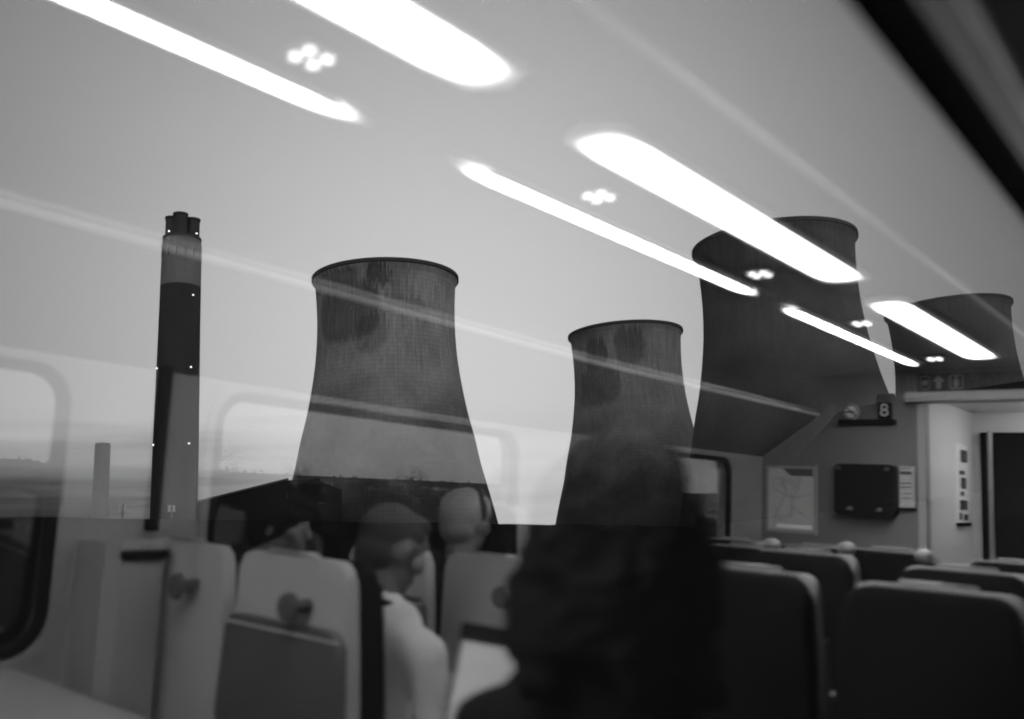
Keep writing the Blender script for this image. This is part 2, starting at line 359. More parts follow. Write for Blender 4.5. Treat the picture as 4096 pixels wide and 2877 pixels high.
# chimneys
def chimney(label, az, D, r, H, flue, nm):
    x, y = D * math.sin(R(az)), D * math.cos(R(az)); face = math.atan2(-y, -x)
    root = thing('chimney', label, 'chimney', (x, y, 0), group=None); root.rotation_euler.z = face
    bm = bmesh.new(); H += EYE
    lathe(bm, [(r * 1.16, 0), (r * 1.12, 75), (r * 1.05, 138), (r * 1.02, H - 14), (r * 1.02, H - 3.2), (r * .955, H - .6), (r * .955, H)], 64, cap_top=True)
    o = finish(bm, 'shaft', chim('chimney_concrete_' + nm, 1), None, smooth=False); o.parent = root
    for p in o.data.polygons: p.use_smooth = True
    def child(bm_, n_, m_, par=root):
        q_ = finish(bm_, n_, m_, None); q_.parent = par; return q_
    for (dx, dy, rr, hh) in flue:
        bm = bmesh.new(); b = bmesh.new()
        lathe(b, [(rr * .97, 0), (rr * .97, hh - 1.6), (rr * 1.08, hh - 1.2), (rr * 1.08, hh), (rr * .8, hh), (rr * .8, hh - 3)], 32)
        bmesh.ops.translate(b, verts=b.verts, vec=(dx, dy, H)); merge(bm, b); child(bm, 'flue', MT['flue'])
    return root, H, child
MT['flue'] = mat('flue_steel', 0.035, 0.8, 0.2, var=0.4, scale=0.4)
root, H, child = chimney('tall dark chimney with a pale top band and three flues', 31.335, 551.8, 10.9, 190.0,
        [(4.6, -1.2, 4.0, 14.6), (-1.6, 5.7, 4.1, 14.0), (-1.6, -5.7, 3.9, 14.0)], 'a')
for k in range(14):
    a = 2 * math.pi * k / 14 + .2; bm = bmesh.new()
    box(bm, (-.3, -.36, -2.2), (.04, .36, 2.2), 0, Matrix.Translation((11.15 * math.cos(a), 11.15 * math.sin(a), H - 10)) @ Matrix.Rotation(a, 4, 'Z')); child(bm, 'vent_slot', MT['blackbox'])
bm = bmesh.new()
lathe(bm, [(10.5, H - .4), (10.9, H - .4), (10.9, H + .9), (10.8, H + .9), (10.8, H - .3)], 64); child(bm, 'parapet', MT['rim'])
# aviation warning lights, placed by height and bearing round the shaft
def beacon(ang, z, rr=11.9):
    a = R(ang); p = Vector((rr * math.cos(a), rr * math.sin(a), z))
    bm = bmesh.new(); tube(bm, p - Vector((0, 0, .9)), p, .35, n=8); hb = child(bm, 'beacon_bracket', MT['blackbox'])
    bm = bmesh.new(); ellipsoid(bm, p + Vector((0, 0, .5)), (.55, .55, .55), sub=2); ls = finish(bm, 'lens', MT['beacon'], None, smooth=True); ls.parent = hb
for ang, z, rr in ((-42, 197 - 3, 11.0), (46, 197 - 3, 11.0), (36, 156, 11.7), (-72, 113.5, 11.9), (34, 113.5, 12.0), (-72, 70, 12.4), (33, 70, 12.5)):
    beacon(ang, z + 0.0, rr)
root2, H2, _ch = chimney('short looking plain chimney far off at the left', 27.418, 1508.4, 10.7, 189.5, [], 'b')
root2.children[0].data.materials[0] = mat('far_chimney_concrete', 0.10, 0.9, 0.2, var=0.2, scale=0.05)

# conveyor house beside the near cooling tower: sloping gallery rising to a transfer tower
def pol(az, el, D): return Vector((D * math.sin(R(az)), D * math.cos(R(az)), EYE + el * D))
def bearing_prism(pts, D, thick):
    ps = [pol(a, e, D) for a, e in pts]
    c = pol(sum(a for a, _ in pts) / len(pts), 0, D) - Vector((0, 0, EYE)); dv = Vector((c.x, c.y, 0)).normalized() * thick
    # flatten the polygon on one plane facing the line
    n_ = Vector((c.x, c.y, 0)).normalized(); ps = [p * 1.0 for p in ps]
    ps = [Vector((p.x, p.y, p.z)) + n_ * ((Vector((c.x, c.y, 0)) - Vector((p.x, p.y, 0))).dot(n_)) for p in ps]
    return ps, dv
root = thing('conveyor_house', 'long dark conveyor building with a rising roofline, left of the single cooling tower', 'building', pol(35, 0, 300) * 1.0)
root.location.z = 0; ORG[root.name] = Vector(root.location)
ps, dv = bearing_prism([(32.62, -.01), (37.6, -.01), (37.72, .0862), (32.62, .0655)], 300, 12); bm = bmesh.new(); prism(bm, ps, dv); finish(bm, 'gallery', MT['steel'], root)
ps, dv = bearing_prism([(32.62, .0657), (37.76, .0866), (37.76, .0885), (32.62, .0675)], 299.4, 13); bm = bmesh.new(); prism(bm, ps, dv); finish(bm, 'roof', MT['rim'], root)
ps, dv = bearing_prism([(37.7, -.01), (40.9, -.01), (40.9, .0745), (39.7, .0835), (39.55, .0875), (38.9, .0858), (37.7, .0862)], 302, 16); bm = bmesh.new(); prism(bm, ps, dv); finish(bm, 'transfer_tower', MT['steel'], root)
bm = bmesh.new(); tube(bm, pol(40.25, .07, 303), pol(40.25, .0905, 303), 1.0, .5, 8); finish(bm, 'stack', MT['rim'], root)
root = thing('turbine_hall', 'long dark flat roofed hall at the foot of the two right towers', 'building', pol(74, 0, 210)); root.location.z = 0; ORG[root.name] = Vector(root.location)
ps, dv = bearing_prism([(62, -.02), (90, -.02), (90, .150), (74.4, .1345), (74.2, .1415), (73.3, .1415), (73.2, .1330), (71, .127), (67, .06), (62, .03)], 210, 25); bm = bmesh.new(); prism(bm, ps, dv); finish(bm, 'hall', MT['steel'], root)
# two little trackside posts on the bank
for az, el in ((28.6, .062), (31.2, .060)):
    p = pol(az, 0.046, 36); t_ = thing('marker_post', 'thin trackside post on the bank left of the tall chimney' if az < 30 else 'thin trackside post on the bank at the foot of the tall chimney', 'post', p, group='trackside posts')
    bm = bmesh.new(); tube(bm, p, pol(az, el + .004, 36), .04, n=8); finish(bm, 'post', MT['rim'], t_)
    bm = bmesh.new(); q_ = pol(az, el, 36); box(bm, q_ - Vector((.14, .02, .12)), q_ + Vector((.14, .02, .12)), .01); finish(bm, 'plate', MT['greyink'], t_)

# trees and hedge on the other side of the line, seen through the far windows
def tree(x, y, h, label, group):
    root = thing('tree', label, 'tree', (x, y, 0), group); rnd = random.Random(int(x * 7 + y * 5))
    bm = bmesh.new(); tw = bmesh.new(); top = Vector((x, y, h * .45))
    tube(bm, (x, y, -.2), top, h * .030, h * .018, 8)
    for _ in range(15):
        a = rnd.uniform(0, 6.28); rr = h * .42 * math.sqrt(rnd.random()); zz = h * rnd.uniform(.30, .92) * (1 - .25 * (rr / (h * .42)))
        c = Vector((x + rr * math.cos(a) * 1.25, y + rr * math.sin(a), zz)); tube(bm, top - Vector((0, 0, rnd.uniform(0, h * .25))), c, h * .010, h * .003, 5)
        cr = h * rnd.uniform(.07, .13)
        for _ in range(150):
            p = c + Vector([rnd.gauss(0, cr) for _ in range(3)]); p.z = max(p.z, .3)
            u_ = Vector([rnd.uniform(-1, 1) for _ in range(3)]) * h * .022; v_ = Vector([rnd.uniform(-1, 1) for _ in range(3)]) * h * .014
            tw.faces.new([tw.verts.new(p), tw.verts.new(p + u_), tw.verts.new(p + u_ + v_)])
    finish(bm, 'trunk', MT['bark'], root); finish(tw, 'crown', MT['leaf'], root)
rt_ = random.Random(11)
names = ['leftmost ragged tree beyond the far windows', 'wide low tree beyond the left far window', 'twin crowned tree at the left of the middle far window', 'taller tree inside the left half of the middle far window',
         'low tree beyond the middle of the middle far window', 'round tree beyond the right half of the middle far window', 'tree beyond the pillar right of the middle far window', 'first tree beyond the last far window', 'last tree beyond the last far window']
for k, (x, y, h) in enumerate(((24, -110, 6.5), (40, -120, 5), (74, -130, 7.5), (84, -128, 8.5), (104, -132, 5.5), (140, -140, 6.5), (172, -140, 8.0), (235, -140, 7.5), (300, -145, 8.0))):
    tree(x, y, h, names[k], 'trees across the field')
bm = bmesh.new()
for i in range(34000):
    x = random.uniform(-40, 420); y = -68 + 2.2 * random.gauss(0, .5); z = random.random() ** .9 * (2.3 + .9 * noise.noise(Vector((x * .12, 0, 0))) + .4 * noise.noise(Vector((x * .8, 5, 0))))
    c = Vector((x, y, z)); a = Vector([random.uniform(-1, 1) for _ in range(3)]) * .3; b_ = Vector([random.uniform(-1, 1) for _ in range(3)]) * .3
    bm.faces.new([bm.verts.new(c), bm.verts.new(c + a), bm.verts.new(c + a + b_)])
hr = []
for i in range(400):
    x = -40 + 460 * i / 399; hh = 2.2 + .9 * noise.noise(Vector((x * .12, 0, 0))) + .4 * noise.noise(Vector((x * .8, 5, 0)))
    hr.append([bm.verts.new((x, y_, z_)) for y_, z_ in ((-66.4, 0), (-66.9, hh * .8), (-68, hh), (-69.1, hh * .8), (-69.6, 0))])
for a, b in zip(hr, hr[1:]):
    for k in range(4): bm.faces.new((a[k], b[k], b[k + 1], a[k + 1]))
tag(finish(bm, 'hedge', MT['leaf']), 'dark ragged hedge across the field beyond the far windows', 'hedge')

# ------------------------------------------------------------------ CARRIAGE SHELL
S0, S1 = -3.2, 6.365
VF = 2.78                      # far wall
def struct(name, bm_, m_, **k): return tag(finish(bm_, name, m_, **k), kind='structure')
bm = bmesh.new(); qbox(bm, S0 - .1, 9.0, -.1, 3.1, -1.40, -1.30); struct('carriage_floor', bm, MT['carpet'])
# ceiling, extruded along the train
cp = [(3.04, .56), (2.86, .62), (2.80, .70), (2.70, .79), (2.45, .855), (2.0, .872), (1.42, .878), (.9, .872), (.5, .855), (.30, .79), (.22, .70), (.19, .60)]
outp = [(.13, .60), (.14, .76), (.25, .93), (1.42, .98), (2.6, .93), (2.95, .78), (3.04, .66)]
bm = bmesh.new(); prism(bm, [Q(S0 - .1, v, u) for v, u in cp + outp], (S1 - S0 + .1, 0, 0)); struct('carriage_ceiling', bm, MT['ceil'])
# far wall with window openings
wins = [(-1.1, 1.335), (1.835, 3.53), (4.02, 5.86)]
WT, WB = .255, -.56
def wall_with_windows(name, wins, v_in, v_out, wt, wb, lo, hi, s0, s1, rad=.12):
    bm = bmesh.new()
    def bx(a, b, c, d):
        qbox(bm, a, b, v_in, v_out, c, d)
    bx(s0, s1, lo, wb)
    e = [s0] + [x for w_ in wins for x in w_] + [s1]
    for a_, b_ in zip(e, e[1:]): bx(a_, b_, wt, hi)
    for i in range(0, len(e), 2): bx(e[i], e[i + 1], wb, wt)
    # rounded corner fillets
    for a, b in wins:
        for (cs, cu, sx, su) in ((a, wt, 1, -1), (b, wt, -1, -1), (a, wb, 1, 1), (b, wb, -1, 1)):
            pts = [(cs, cu)] + [(cs + sx * rad * (1 - math.cos(R(t_))), cu + su * rad * (1 - math.sin(R(t_)))) for t_ in range(0, 91, 15)]
            prism(bm, [Q(p[0], v_in, p[1]) for p in pts], Q(0, v_out, 0) - Q(0, v_in, 0))
    return bm
bm = wall_with_windows('wall', wins, VF, VF + .10, WT, WB, -1.30, .66, S0, S1); sag(bm); struct('wall_far', bm, MT['wall'])
def ring(bm, a, b, c, d, r, wdt, fn_pt, depth):
    o_ = rrect(a - wdt, b + wdt, c - wdt, d + wdt, r + wdt); i_ = rrect(a, b, c, d, r); n = len(o_)
    A = [bm.verts.new(fn_pt(*p)) for p in o_]; B = [bm.verts.new(fn_pt(*p)) for p in i_]
    A2 = [bm.verts.new(fn_pt(*p) + depth) for p in o_]; B2 = [bm.verts.new(fn_pt(*p) + depth) for p in i_]
    for k in range(n):
        j = (k + 1) % n
        bm.faces.new((A[k], A[j], B[j], B[k])); bm.faces.new((A2[k], B2[k], B2[j], A2[j])); bm.faces.new((A[k], A2[k], A2[j], A[j])); bm.faces.new((B[k], B[j], B2[j], B2[k]))
wl = ['wide carriage window at the left edge with a rounded corner', 'middle carriage window behind the passengers, trees and sky in it', 'carriage window at the far end beside the map poster']
def lean_pane(bm_):
    for v in bm_.verts: v.co.y += (v.co.z - (EYE - .15)) * math.tan(R(3.3))
for (a, b), lb in zip(wins, wl):
    rt = thing('carriage_window', lb, 'window', Q((a + b) / 2, VF + .03, WB), group='windows along the far side of the carriage')
    bm = bmesh.new(); ring(bm, a + .004, b - .004, WB + .004, WT - .004, .12, -.03, lambda s, u: Q(s, VF - .008, u), Vector((0, -.03, 0))); sag(bm); finish(bm, 'gasket', MT['dark'], rt)
    bm = bmesh.new(); prism(bm, [Q(s, VF + .035, u) for s, u in rrect(a + .01, b - .01, WB + .01, WT - .01, .12)], (0, -.006, 0)); lean_pane(bm); sag(bm); finish(bm, 'pane', MT['glass'], rt)
    bm = bmesh.new(); ring(bm, a, b, WB, WT, .12, .028, lambda s, u: Q(s, VF - .004, u), Vector((0, .012, 0))); sag(bm); finish(bm, 'surround', MT['wall'], rt)
# dark trim strip on the pillar between the first two windows
bm = bmesh.new(); qbox(bm, 1.61, 1.655, VF - .025, VF, -.20, .36, .008)
tag(finish(bm, 'pillar_strip', MT['dark'], origin=Q(1.6, VF, -.2)), 'narrow black strip down the pillar between the left and middle windows', 'trim')
# light service column under it with a dark slot
rt = thing('service_column', 'pale column with a dark slot at the top, under the black pillar strip', 'column', Q(1.42, 2.7, -1.3))
bm = bmesh.new(); prism(bm, [Q(a, b, -1.29) for a, b in ((1.40, 2.78), (1.40, 2.60), (1.43, 2.56), (1.565, 2.56), (1.575, 2.6), (1.575, 2.78))], (0, 0, 1.29 - .22)); finish(bm, 'column_body', MT['wall'], rt)
bm = bmesh.new(); qbox(bm, 1.42, 1.572, 2.54, 2.565, -.265, -.238, .01); finish(bm, 'grip_slot', MT['dark'], rt)
# near wall, leaning in above, with the window the camera looks through
NW, NE = 0.998323, 0.057894; DP = .15
def P(s, z, off=0.0):   # point on the leaning near wall, off = metres outwards
    return Vector((s, (DP - z * NE) / NW + off * NW, z + EYE + off * NE))
WIN = (-.35, 1.75, -.62, .335)
bm = bmesh.new()
def pbx(a, b, c, d):
    prism(bm, [P(a, c), P(b, c), P(b, d), P(a, d)], Vector((0, NW, NE)) * .03)
pbx(S0, S1, -1.32, WIN[2] - .05); pbx(S0, S1, WIN[3] + .05, .62); pbx(S0, WIN[0] - .05, WIN[2] - .05, WIN[3] + .05)
pbx(WIN[1] + .05, 2.15, WIN[2] - .05, WIN[3] + .05); pbx(4.0, 4.4, WIN[2] - .05, WIN[3] + .05); pbx(6.1, S1, WIN[2] - .05, WIN[3] + .05)
struct('wall_near', bm, MT['endwall'])
rt = thing('train_window', 'large train window pane in front of everything, its black frame crossing the top right corner', 'window', P(.7, WIN[2]))
bm = bmesh.new(); prism(bm, [P(s, z, .018) for s, z in rrect(WIN[0] + .002, WIN[1] - .002, WIN[2] + .002, WIN[3] - .002, .07)], Vector((0, NW, NE)) * .005); finish(bm, 'pane', MT['glass'], rt)
bm = bmesh.new(); ring(bm, WIN[0], WIN[1], WIN[2], WIN[3], .07, .055, lambda s, z: P(s, z, -.010), Vector((0, NW, NE)) * .034); finish(bm, 'frame', MT['dark'], rt)
for a, b, lb in ((2.15, 4.0, 'x'), (4.4, 6.1, 'y')):
    rt = thing('side_window', ('nearer' if lb == 'x' else 'farther') + ' of the two side windows beyond the big front pane', 'window', P((a + b) / 2, WIN[2]), group='near side windows further along')
    bm = bmesh.new(); prism(bm, [P(s, z, .018) for s, z in rrect(a, b, WIN[2] - .04, WIN[3] + .04, .07)], Vector((0, NW, NE)) * .005); finish(bm, 'pane', MT['glass'], rt)
    bm = bmesh.new(); ring(bm, a + .04, b - .04, WIN[2], WIN[3], .07, .04, lambda s, z: P(s, z, -.008), Vector((0, NW, NE)) * .02); finish(bm, 'gasket', MT['dark'], rt)
# outer bodyside so that the carriage is a closed body
bm = bmesh.new(); qbox(bm, S0 - .1, S0, -.1, 3.1, -1.4, .95); struct('wall_rear', bm, MT['endwall'])

# racks
def rack(label, mir):
    f_ = (lambda v: 3.0 - v - .07) if mir else (lambda v: v)
    rt = thing('luggage_rack', label, 'luggage rack', Q(3, f_(2.7), .3), group='luggage racks along both sides')
    low = .45 if mir else .285
    pts = [(2.78, low), (2.42, .535), (2.375, .575), (2.37, .60), (2.40, .605), (2.78, .60)]
    def loft(prof, e):
        bm = bmesh.new(); st = [S0, -1.1, 1.2, 3.53, S1 - e]; rg = [[bm.verts.new(Q(s_, f_(v), u)) for v, u in prof] for s_ in st]
        for a, b in zip(rg, rg[1:]):
            for k in range(len(prof)): bm.faces.new((a[k], b[k], b[(k + 1) % len(prof)], a[(k + 1) % len(prof)]))
        bm.faces.new(rg[0]); bm.faces.new(rg[-1][::-1])
        return sag(bm)
    finish(loft(pts, .002), 'rack_body', MT['rack'], rt)
    finish(loft([(2.370, .575), (2.356, .583), (2.356, .594), (2.370, .596)], .004), 'front_rail', MT['rail'], rt)
    finish(loft([(2.368, .598), (2.360, .60), (2.362, .618), (2.372, .622), (2.376, .612)], .004), 'lip', MT['wall'], rt)
rack('long luggage rack above the far windows, bright edge line running to the end wall', False)
rack('luggage rack overhead on the near side, faint lines at upper right', True)

# end wall with doorway
SE = 6.37
bm = bmesh.new()
qbox(bm, SE, SE + .06, 1.66, 2.9, -1.30, .9); qbox(bm, SE, SE + .06, .9, 1.66, .66, .9); qbox(bm, SE, SE + .06, -.1, .9, -1.30, .9)
struct('wall_end', bm, MT['endwall'])
rt = thing('doorway_frame', 'pale frame and ledge over the doorway at the end of the carriage', 'door frame', Q(SE, 1.3, -1.3))
bm = bmesh.new(); qbox(bm, SE - .03, SE + .07, 1.655, 1.705, -1.30, .66, .006); finish(bm, 'jamb', MT['wall'], rt)
bm = bmesh.new(); qbox(bm, SE - .03, SE + .07, .86, .905, -1.30, .66, .006); finish(bm, 'jamb', MT['wall'], rt)
bm = bmesh.new(); qbox(bm, SE - .10, SE + .07, .84, 1.76, .655, .72, .01); finish(bm, 'lintel', MT['wall'], rt)
bm = bmesh.new(); qbox(bm, SE + .06, 7.62, 1.66, 1.74, -1.3, .9); qbox(bm, SE + .06, 7.62, .72, .90, -1.3, .9); qbox(bm, 7.62, 7.7, .7, 1.8, -1.3, .9); qbox(bm, SE + .06, 7.7, .7, 1.8, .70, .78); struct('vestibule_wall', bm, MT['vest'])
rt = thing('vestibule_door', 'dark door with a metal pole at the right edge, deep in the doorway', 'door', Q(7.58, 1.4, -1.3))
bm = bmesh.new(); qbox(bm, 7.575, 7.615, .92, 1.60, -1.3, .55, .01); finish(bm, 'leaf', MT['blackbox'], rt)
bm = bmesh.new(); tube(bm, Q(7.52, 1.52, -1.3), Q(7.52, 1.52, .56), .018); finish(bm, 'pole', MT['metal'], rt)
rt = thing('vestibule_light', 'lit ceiling panel inside the vestibule', 'light', Q(6.9, 1.3, .69))
bm = bmesh.new(); qbox(bm, 6.5, 7.4, .95, 1.12, .675, .698, .005); finish(bm, 'diffuser', MT['vlamp'], rt)
# notices in the vestibule
rt = thing('safety_notice', 'tall narrow white notice with dark pictograms on the lit vestibule wall', 'poster', Q(7.2, 1.655, -.05))
bm = bmesh.new(); qbox(bm, 7.10, 7.42, 1.648, 1.66, -.12, .44, .003); finish(bm, 'sheet', MT['white'], rt)
bm = bmesh.new()
for (a, b, c, d) in ((7.2, 7.38, .31, .40), (7.16, 7.30, .22, .25), (7.2, 7.34, .12, .20), (7.18, 7.27, .07, .10), (7.16, 7.36, -.03, .04), (7.14, 7.2, -.10, -.05), (7.26, 7.38, -.105, -.06)):
    qbox(bm, a, b, 1.643, 1.648, c, d, .001)
finish(bm, 'printing', MT['ink'], rt)
bm = bmesh.new(); qbox(bm, 7.09, 7.43, 1.635, 1.66, -.145, -.12, .003); finish(bm, 'ledge', MT['dark'], rt)

# map poster
rt = thing('route_map', 'framed route map poster on the end wall beside the last window', 'poster', Q(SE, 2.55, -.2))
bm = bmesh.new(); qbox(bm, SE - .012, SE, 2.375, 2.745, -.245, .225, .003); finish(bm, 'frame', MT['greyink'], rt)
bm = bmesh.new(); qbox(bm, SE - .016, SE - .011, 2.395, 2.725, -.225, .205, .001); finish(bm, 'sheet', MT['paper'], rt)
bm = bmesh.new(); prism(bm, [Q(SE - .019, v, u) for v, u in ((2.62, .205), (2.40, .205), (2.40, .155), (2.56, .155))], (.003, 0, 0)); finish(bm, 'title_bar', MT['ink'], rt)
rnd = random.Random(5); bm = bmesh.new()
for (a, b) in (((2.70, .08), (2.60, .02)), ((2.60, .02), (2.54, .00)), ((2.54, .12), (2.55, .0)), ((2.55, 0), (2.56, -.14)), ((2.54, 0), (2.42, .03)), ((2.56, -.05), (2.46, -.12)), ((2.60, .02), (2.66, -.10)), ((2.54, .12), (2.48, .15)), ((2.66, -.1), (2.69, -.15)), ((2.62, .13), (2.58, .01)), ((2.5, .08), (2.54, .0))):
    tube(bm, Q(SE - .018, a[0], a[1]), Q(SE - .018, b[0], b[1]), .003, n=5)
for _ in range(9):
    p_ = [rnd.uniform(2.43, 2.70), rnd.uniform(-.15, .12)]
    for _k in range(4):
        q_ = [min(2.71, max(2.41, p_[0] + rnd.uniform(-.05, .05))), min(.14, max(-.17, p_[1] + rnd.uniform(-.05, .05)))]
        tube(bm, Q(SE - .018, *p_), Q(SE - .018, *q_), .0018, n=4); p_ = q_
finish(bm, 'route_lines', MT['greyink'], rt)
bm = bmesh.new(); qbox(bm, SE - .02, SE - .014, 2.41, 2.66, -.21, -.185, .001); finish(bm, 'caption_bar', MT['white'], rt)
bm = bmesh.new(); tube(bm, Q(SE - .02, 2.372, -.25), Q(SE - .02, 2.372, .235), .006); finish(bm, 'side_rail', MT['metal'], rt)
# black cabinet
rt = thing('wall_cabinet', 'black square cabinet with rounded corners on the end wall', 'cabinet', Q(SE, 2.03, -.08))
bm = bmesh.new(); prism(bm, [Q(SE - .11, v, u) for v, u in rrect(1.83, 2.22, -.095, .245, .035)], (.108, 0, 0)); finish(bm, 'cabinet_body', MT['blackbox'], rt)
for v, u in ((2.11, -.05), (1.92, -.05), (2.19, .215), (1.87, .215)):
    bm = bmesh.new(); b = bmesh.new(); tube(bm, Q(SE - .125, v, u), Q(SE - .108, v, u), .014, n=12); tube(bm, Q(SE - .13, v + .02, u - .008), Q(SE - .13, v - .015, u + .008), .005, n=6); finish(bm, 'clasp', MT['metal'] if u < 0 else MT['knob'], rt)
rt = thing('paper_notice', 'small printed notice tucked beside the black cabinet', 'notice', Q(SE, 1.78, -.03))
bm = bmesh.new(); qbox(bm, SE - .012, SE, 1.73, 1.825, -.03, .24, .002); finish(bm, 'sheet', MT['paper'], rt)
for (a, b, c, d) in ((1.745, 1.82, .185, .205), (1.75, 1.82, .125, .132), (1.75, 1.82, .10, .107), (1.75, 1.82, .225, .23), (1.75, 1.80, .06, .065), (1.75, 1.81, .03, .035)):
    bm = bmesh.new(); qbox(bm, SE - .016, SE - .011, a, b, c, d); finish(bm, 'text_line', MT['ink'], rt)
bm = bmesh.new(); qbox(bm, SE - .03, SE, 1.725, 1.83, -.045, -.03); finish(bm, 'holder', MT['dark'], rt)
# sign shelf: no smoking disc and coach number 8
rt = thing('sign_shelf', 'dark shelf holding a no smoking disc and a numeral plate, high on the end wall', 'sign', Q(SE, 2.03, .54))
bm = bmesh.new(); qbox(bm, SE - .05, SE, 1.84, 2.215, .515, .548, .005); finish(bm, 'shelf', MT['blackbox'], rt)
bm = bmesh.new(); tube(bm, Q(SE - .03, 2.13, .60), Q(SE - .02, 2.13, .60), .052, n=32); d_ = finish(bm, 'disc', MT['white'], rt)
bm = bmesh.new()
for k in range(32):
    a, b = 2 * math.pi * k / 32, 2 * math.pi * (k + 1) / 32
    tube(bm, Q(SE - .033, 2.13 + .045 * math.cos(a), .60 + .045 * math.sin(a)), Q(SE - .033, 2.13 + .045 * math.cos(b), .60 + .045 * math.sin(b)), .005, n=5)
tube(bm, Q(SE - .034, 2.165, .632), Q(SE - .034, 2.095, .568), .005, n=5); box(bm, Q(SE - .036, 2.165, .594), Q(SE - .031, 2.105, .604)); finish(bm, 'symbol', MT['ink'], rt)
bm = bmesh.new(); prism(bm, [Q(SE - .03, v, u) for v, u in rrect(1.865, 1.955, .55, .66, .012)], (.02, 0, 0)); finish(bm, 'plate', MT['blackbox'], rt)
def text(body, size, loc, rot, material, parent, name='lettering', ext=.002):
    cu = bpy.data.curves.new(name, 'FONT'); cu.body = body; cu.size = size; cu.extrude = ext; cu.align_x = 'CENTER'; cu.align_y = 'CENTER'; cu.materials.append(material)
    tmp = bpy.data.objects.new('tmp', cu); COL.objects.link(tmp); bpy.context.view_layer.update()
    me = bpy.data.meshes.new_from_object(tmp.evaluated_get(bpy.context.evaluated_depsgraph_get())); bpy.data.objects.remove(tmp)
    me.materials.clear(); me.materials.append(material)
    o = bpy.data.objects.new(name, me); COL.objects.link(o); o.parent = parent; o.location = Vector(loc) - ORG[parent.name]; o.rotation_euler = rot; return o
text('8', .12, Q(SE - .033, 1.91, .605), (R(90), 0, R(-90)), MT['white'], rt, 'numeral')
# header sign above the doorway
rt = thing('door_sign', 'dark sign over the doorway with an arrow and a lavatory symbol', 'sign', Q(SE, 1.4, .75))
bm = bmesh.new(); qbox(bm, SE - .02, SE, 1.0, 1.70, .725, .845, .004); finish(bm, 'panel', MT['blackbox'], rt)
bm = bmesh.new(); prism(bm, [Q(SE - .024, v, u) for v, u in ((1.585, .745), (1.585, .79), (1.61, .79), (1.57, .83), (1.53, .79), (1.555, .79), (1.555, .745))], (.004, 0, 0)); finish(bm, 'arrow', MT['greyink'], rt)
bm = bmesh.new(); ring(bm, 1.43, 1.50, .745, .825, .008, .006, lambda v, u: Q(SE - .024, v, u), Vector((.004, 0, 0))); tube(bm, Q(SE - .024, 1.465, .815), Q(SE - .02, 1.465, .815), .008); qbox(bm, SE - .024, SE - .02, 1.45, 1.48, .765, .803); qbox(bm, SE - .0241, SE - .0201, 1.455, 1.475, .75, .7651); finish(bm, 'lavatory_symbol', MT['greyink'], rt)
bm = bmesh.new(); ring(bm, 1.63, 1.68, .745, .825, .005, .004, lambda v, u: Q(SE - .024, v, u), Vector((.004, 0, 0))); qbox(bm, SE - .024, SE - .02, 1.64, 1.67, .77, .80); finish(bm, 'bin_symbol', MT['greyink'], rt)

# ------------------------------------------------------------------ ceiling lights
def lampstrip(s0, s1, v0, v1, u, label, m_, tap):
    rt = thing('ceiling_light', label, 'ceiling light', Q((s0 + s1) / 2, (v0 + v1) / 2, u), group='strip lights along the ceiling')
    bm = bmesh.new(); vm = (v0 + v1) / 2
    prism(bm, [Q(s, v, u - .018) for s, v in ((s0, vm), (s0 + tap, v0), (s1 - tap, v0), (s1, vm), (s1 - tap, v1), (s0 + tap, v1))], (0, 0, .016)); finish(bm, 'diffuser', m_, rt)
    bm = bmesh.new(); qbox(bm, s0 - .03, s1 + .03, v0 - .02, v1 + .02, u - .002, u + .012, .004); finish(bm, 'housing', MT['ceil'], rt)
nm1 = ['slim strip light nearest, running out of the top edge', 'slim strip light in the middle, above the small cooling tower', 'slim strip light at the far end, pointing to the sign shelf']
nm2 = ['broad strip light nearest, cut by the top edge', 'broad bright strip light crossing the tallest cooling tower', 'broad strip light at the far end by the right edge']
nm1.append('slim strip light behind the viewer, outside the picture'); nm2.append('broad strip light behind the viewer, outside the picture')
for k, (a, b) in enumerate(((-.45, 1.43), (1.70, 3.66), (3.87, 6.02), (-2.75, -.7))): lampstrip(a, b, 1.562, 1.640, .862, nm1[k], MT['lampslim'], .16)
for k, (a, b) in enumerate(((-.45, 1.45), (1.71, 3.58), (3.93, 5.84), (-2.75, -.7))): lampstrip(a, b, 1.095, 1.27, .862, nm2[k], MT['lamp'], .05)
nm3 = ['cluster of four ceiling spots nearest the top edge', 'ceiling spot cluster between the two middle strip lights', 'ceiling spot cluster in front of the tallest cooling tower', 'ceiling spot cluster in the gap between the two right towers', 'ceiling spot cluster furthest away, above the doorway']
for k, s in enumerate((1.115, 2.18, 3.305, 4.476, 5.764)):
    rt = thing('spot_cluster', nm3[k], 'spotlight', Q(s, 1.44, .865), group='spotlights down the middle of the ceiling')
    bm = bmesh.new(); qbox(bm, s - .06, s + .06, 1.38, 1.50, .858, .872, .004); finish(bm, 'plate', MT['ceil'], rt)
    for ds in (-.023, .023):
        for dv_ in (-.023, .023):
            bm = bmesh.new(); tube(bm, Q(s + ds, 1.44 + dv_, .845), Q(s + ds, 1.44 + dv_, .859), .014, n=16); finish(bm, 'lens', MT['spot'], rt)

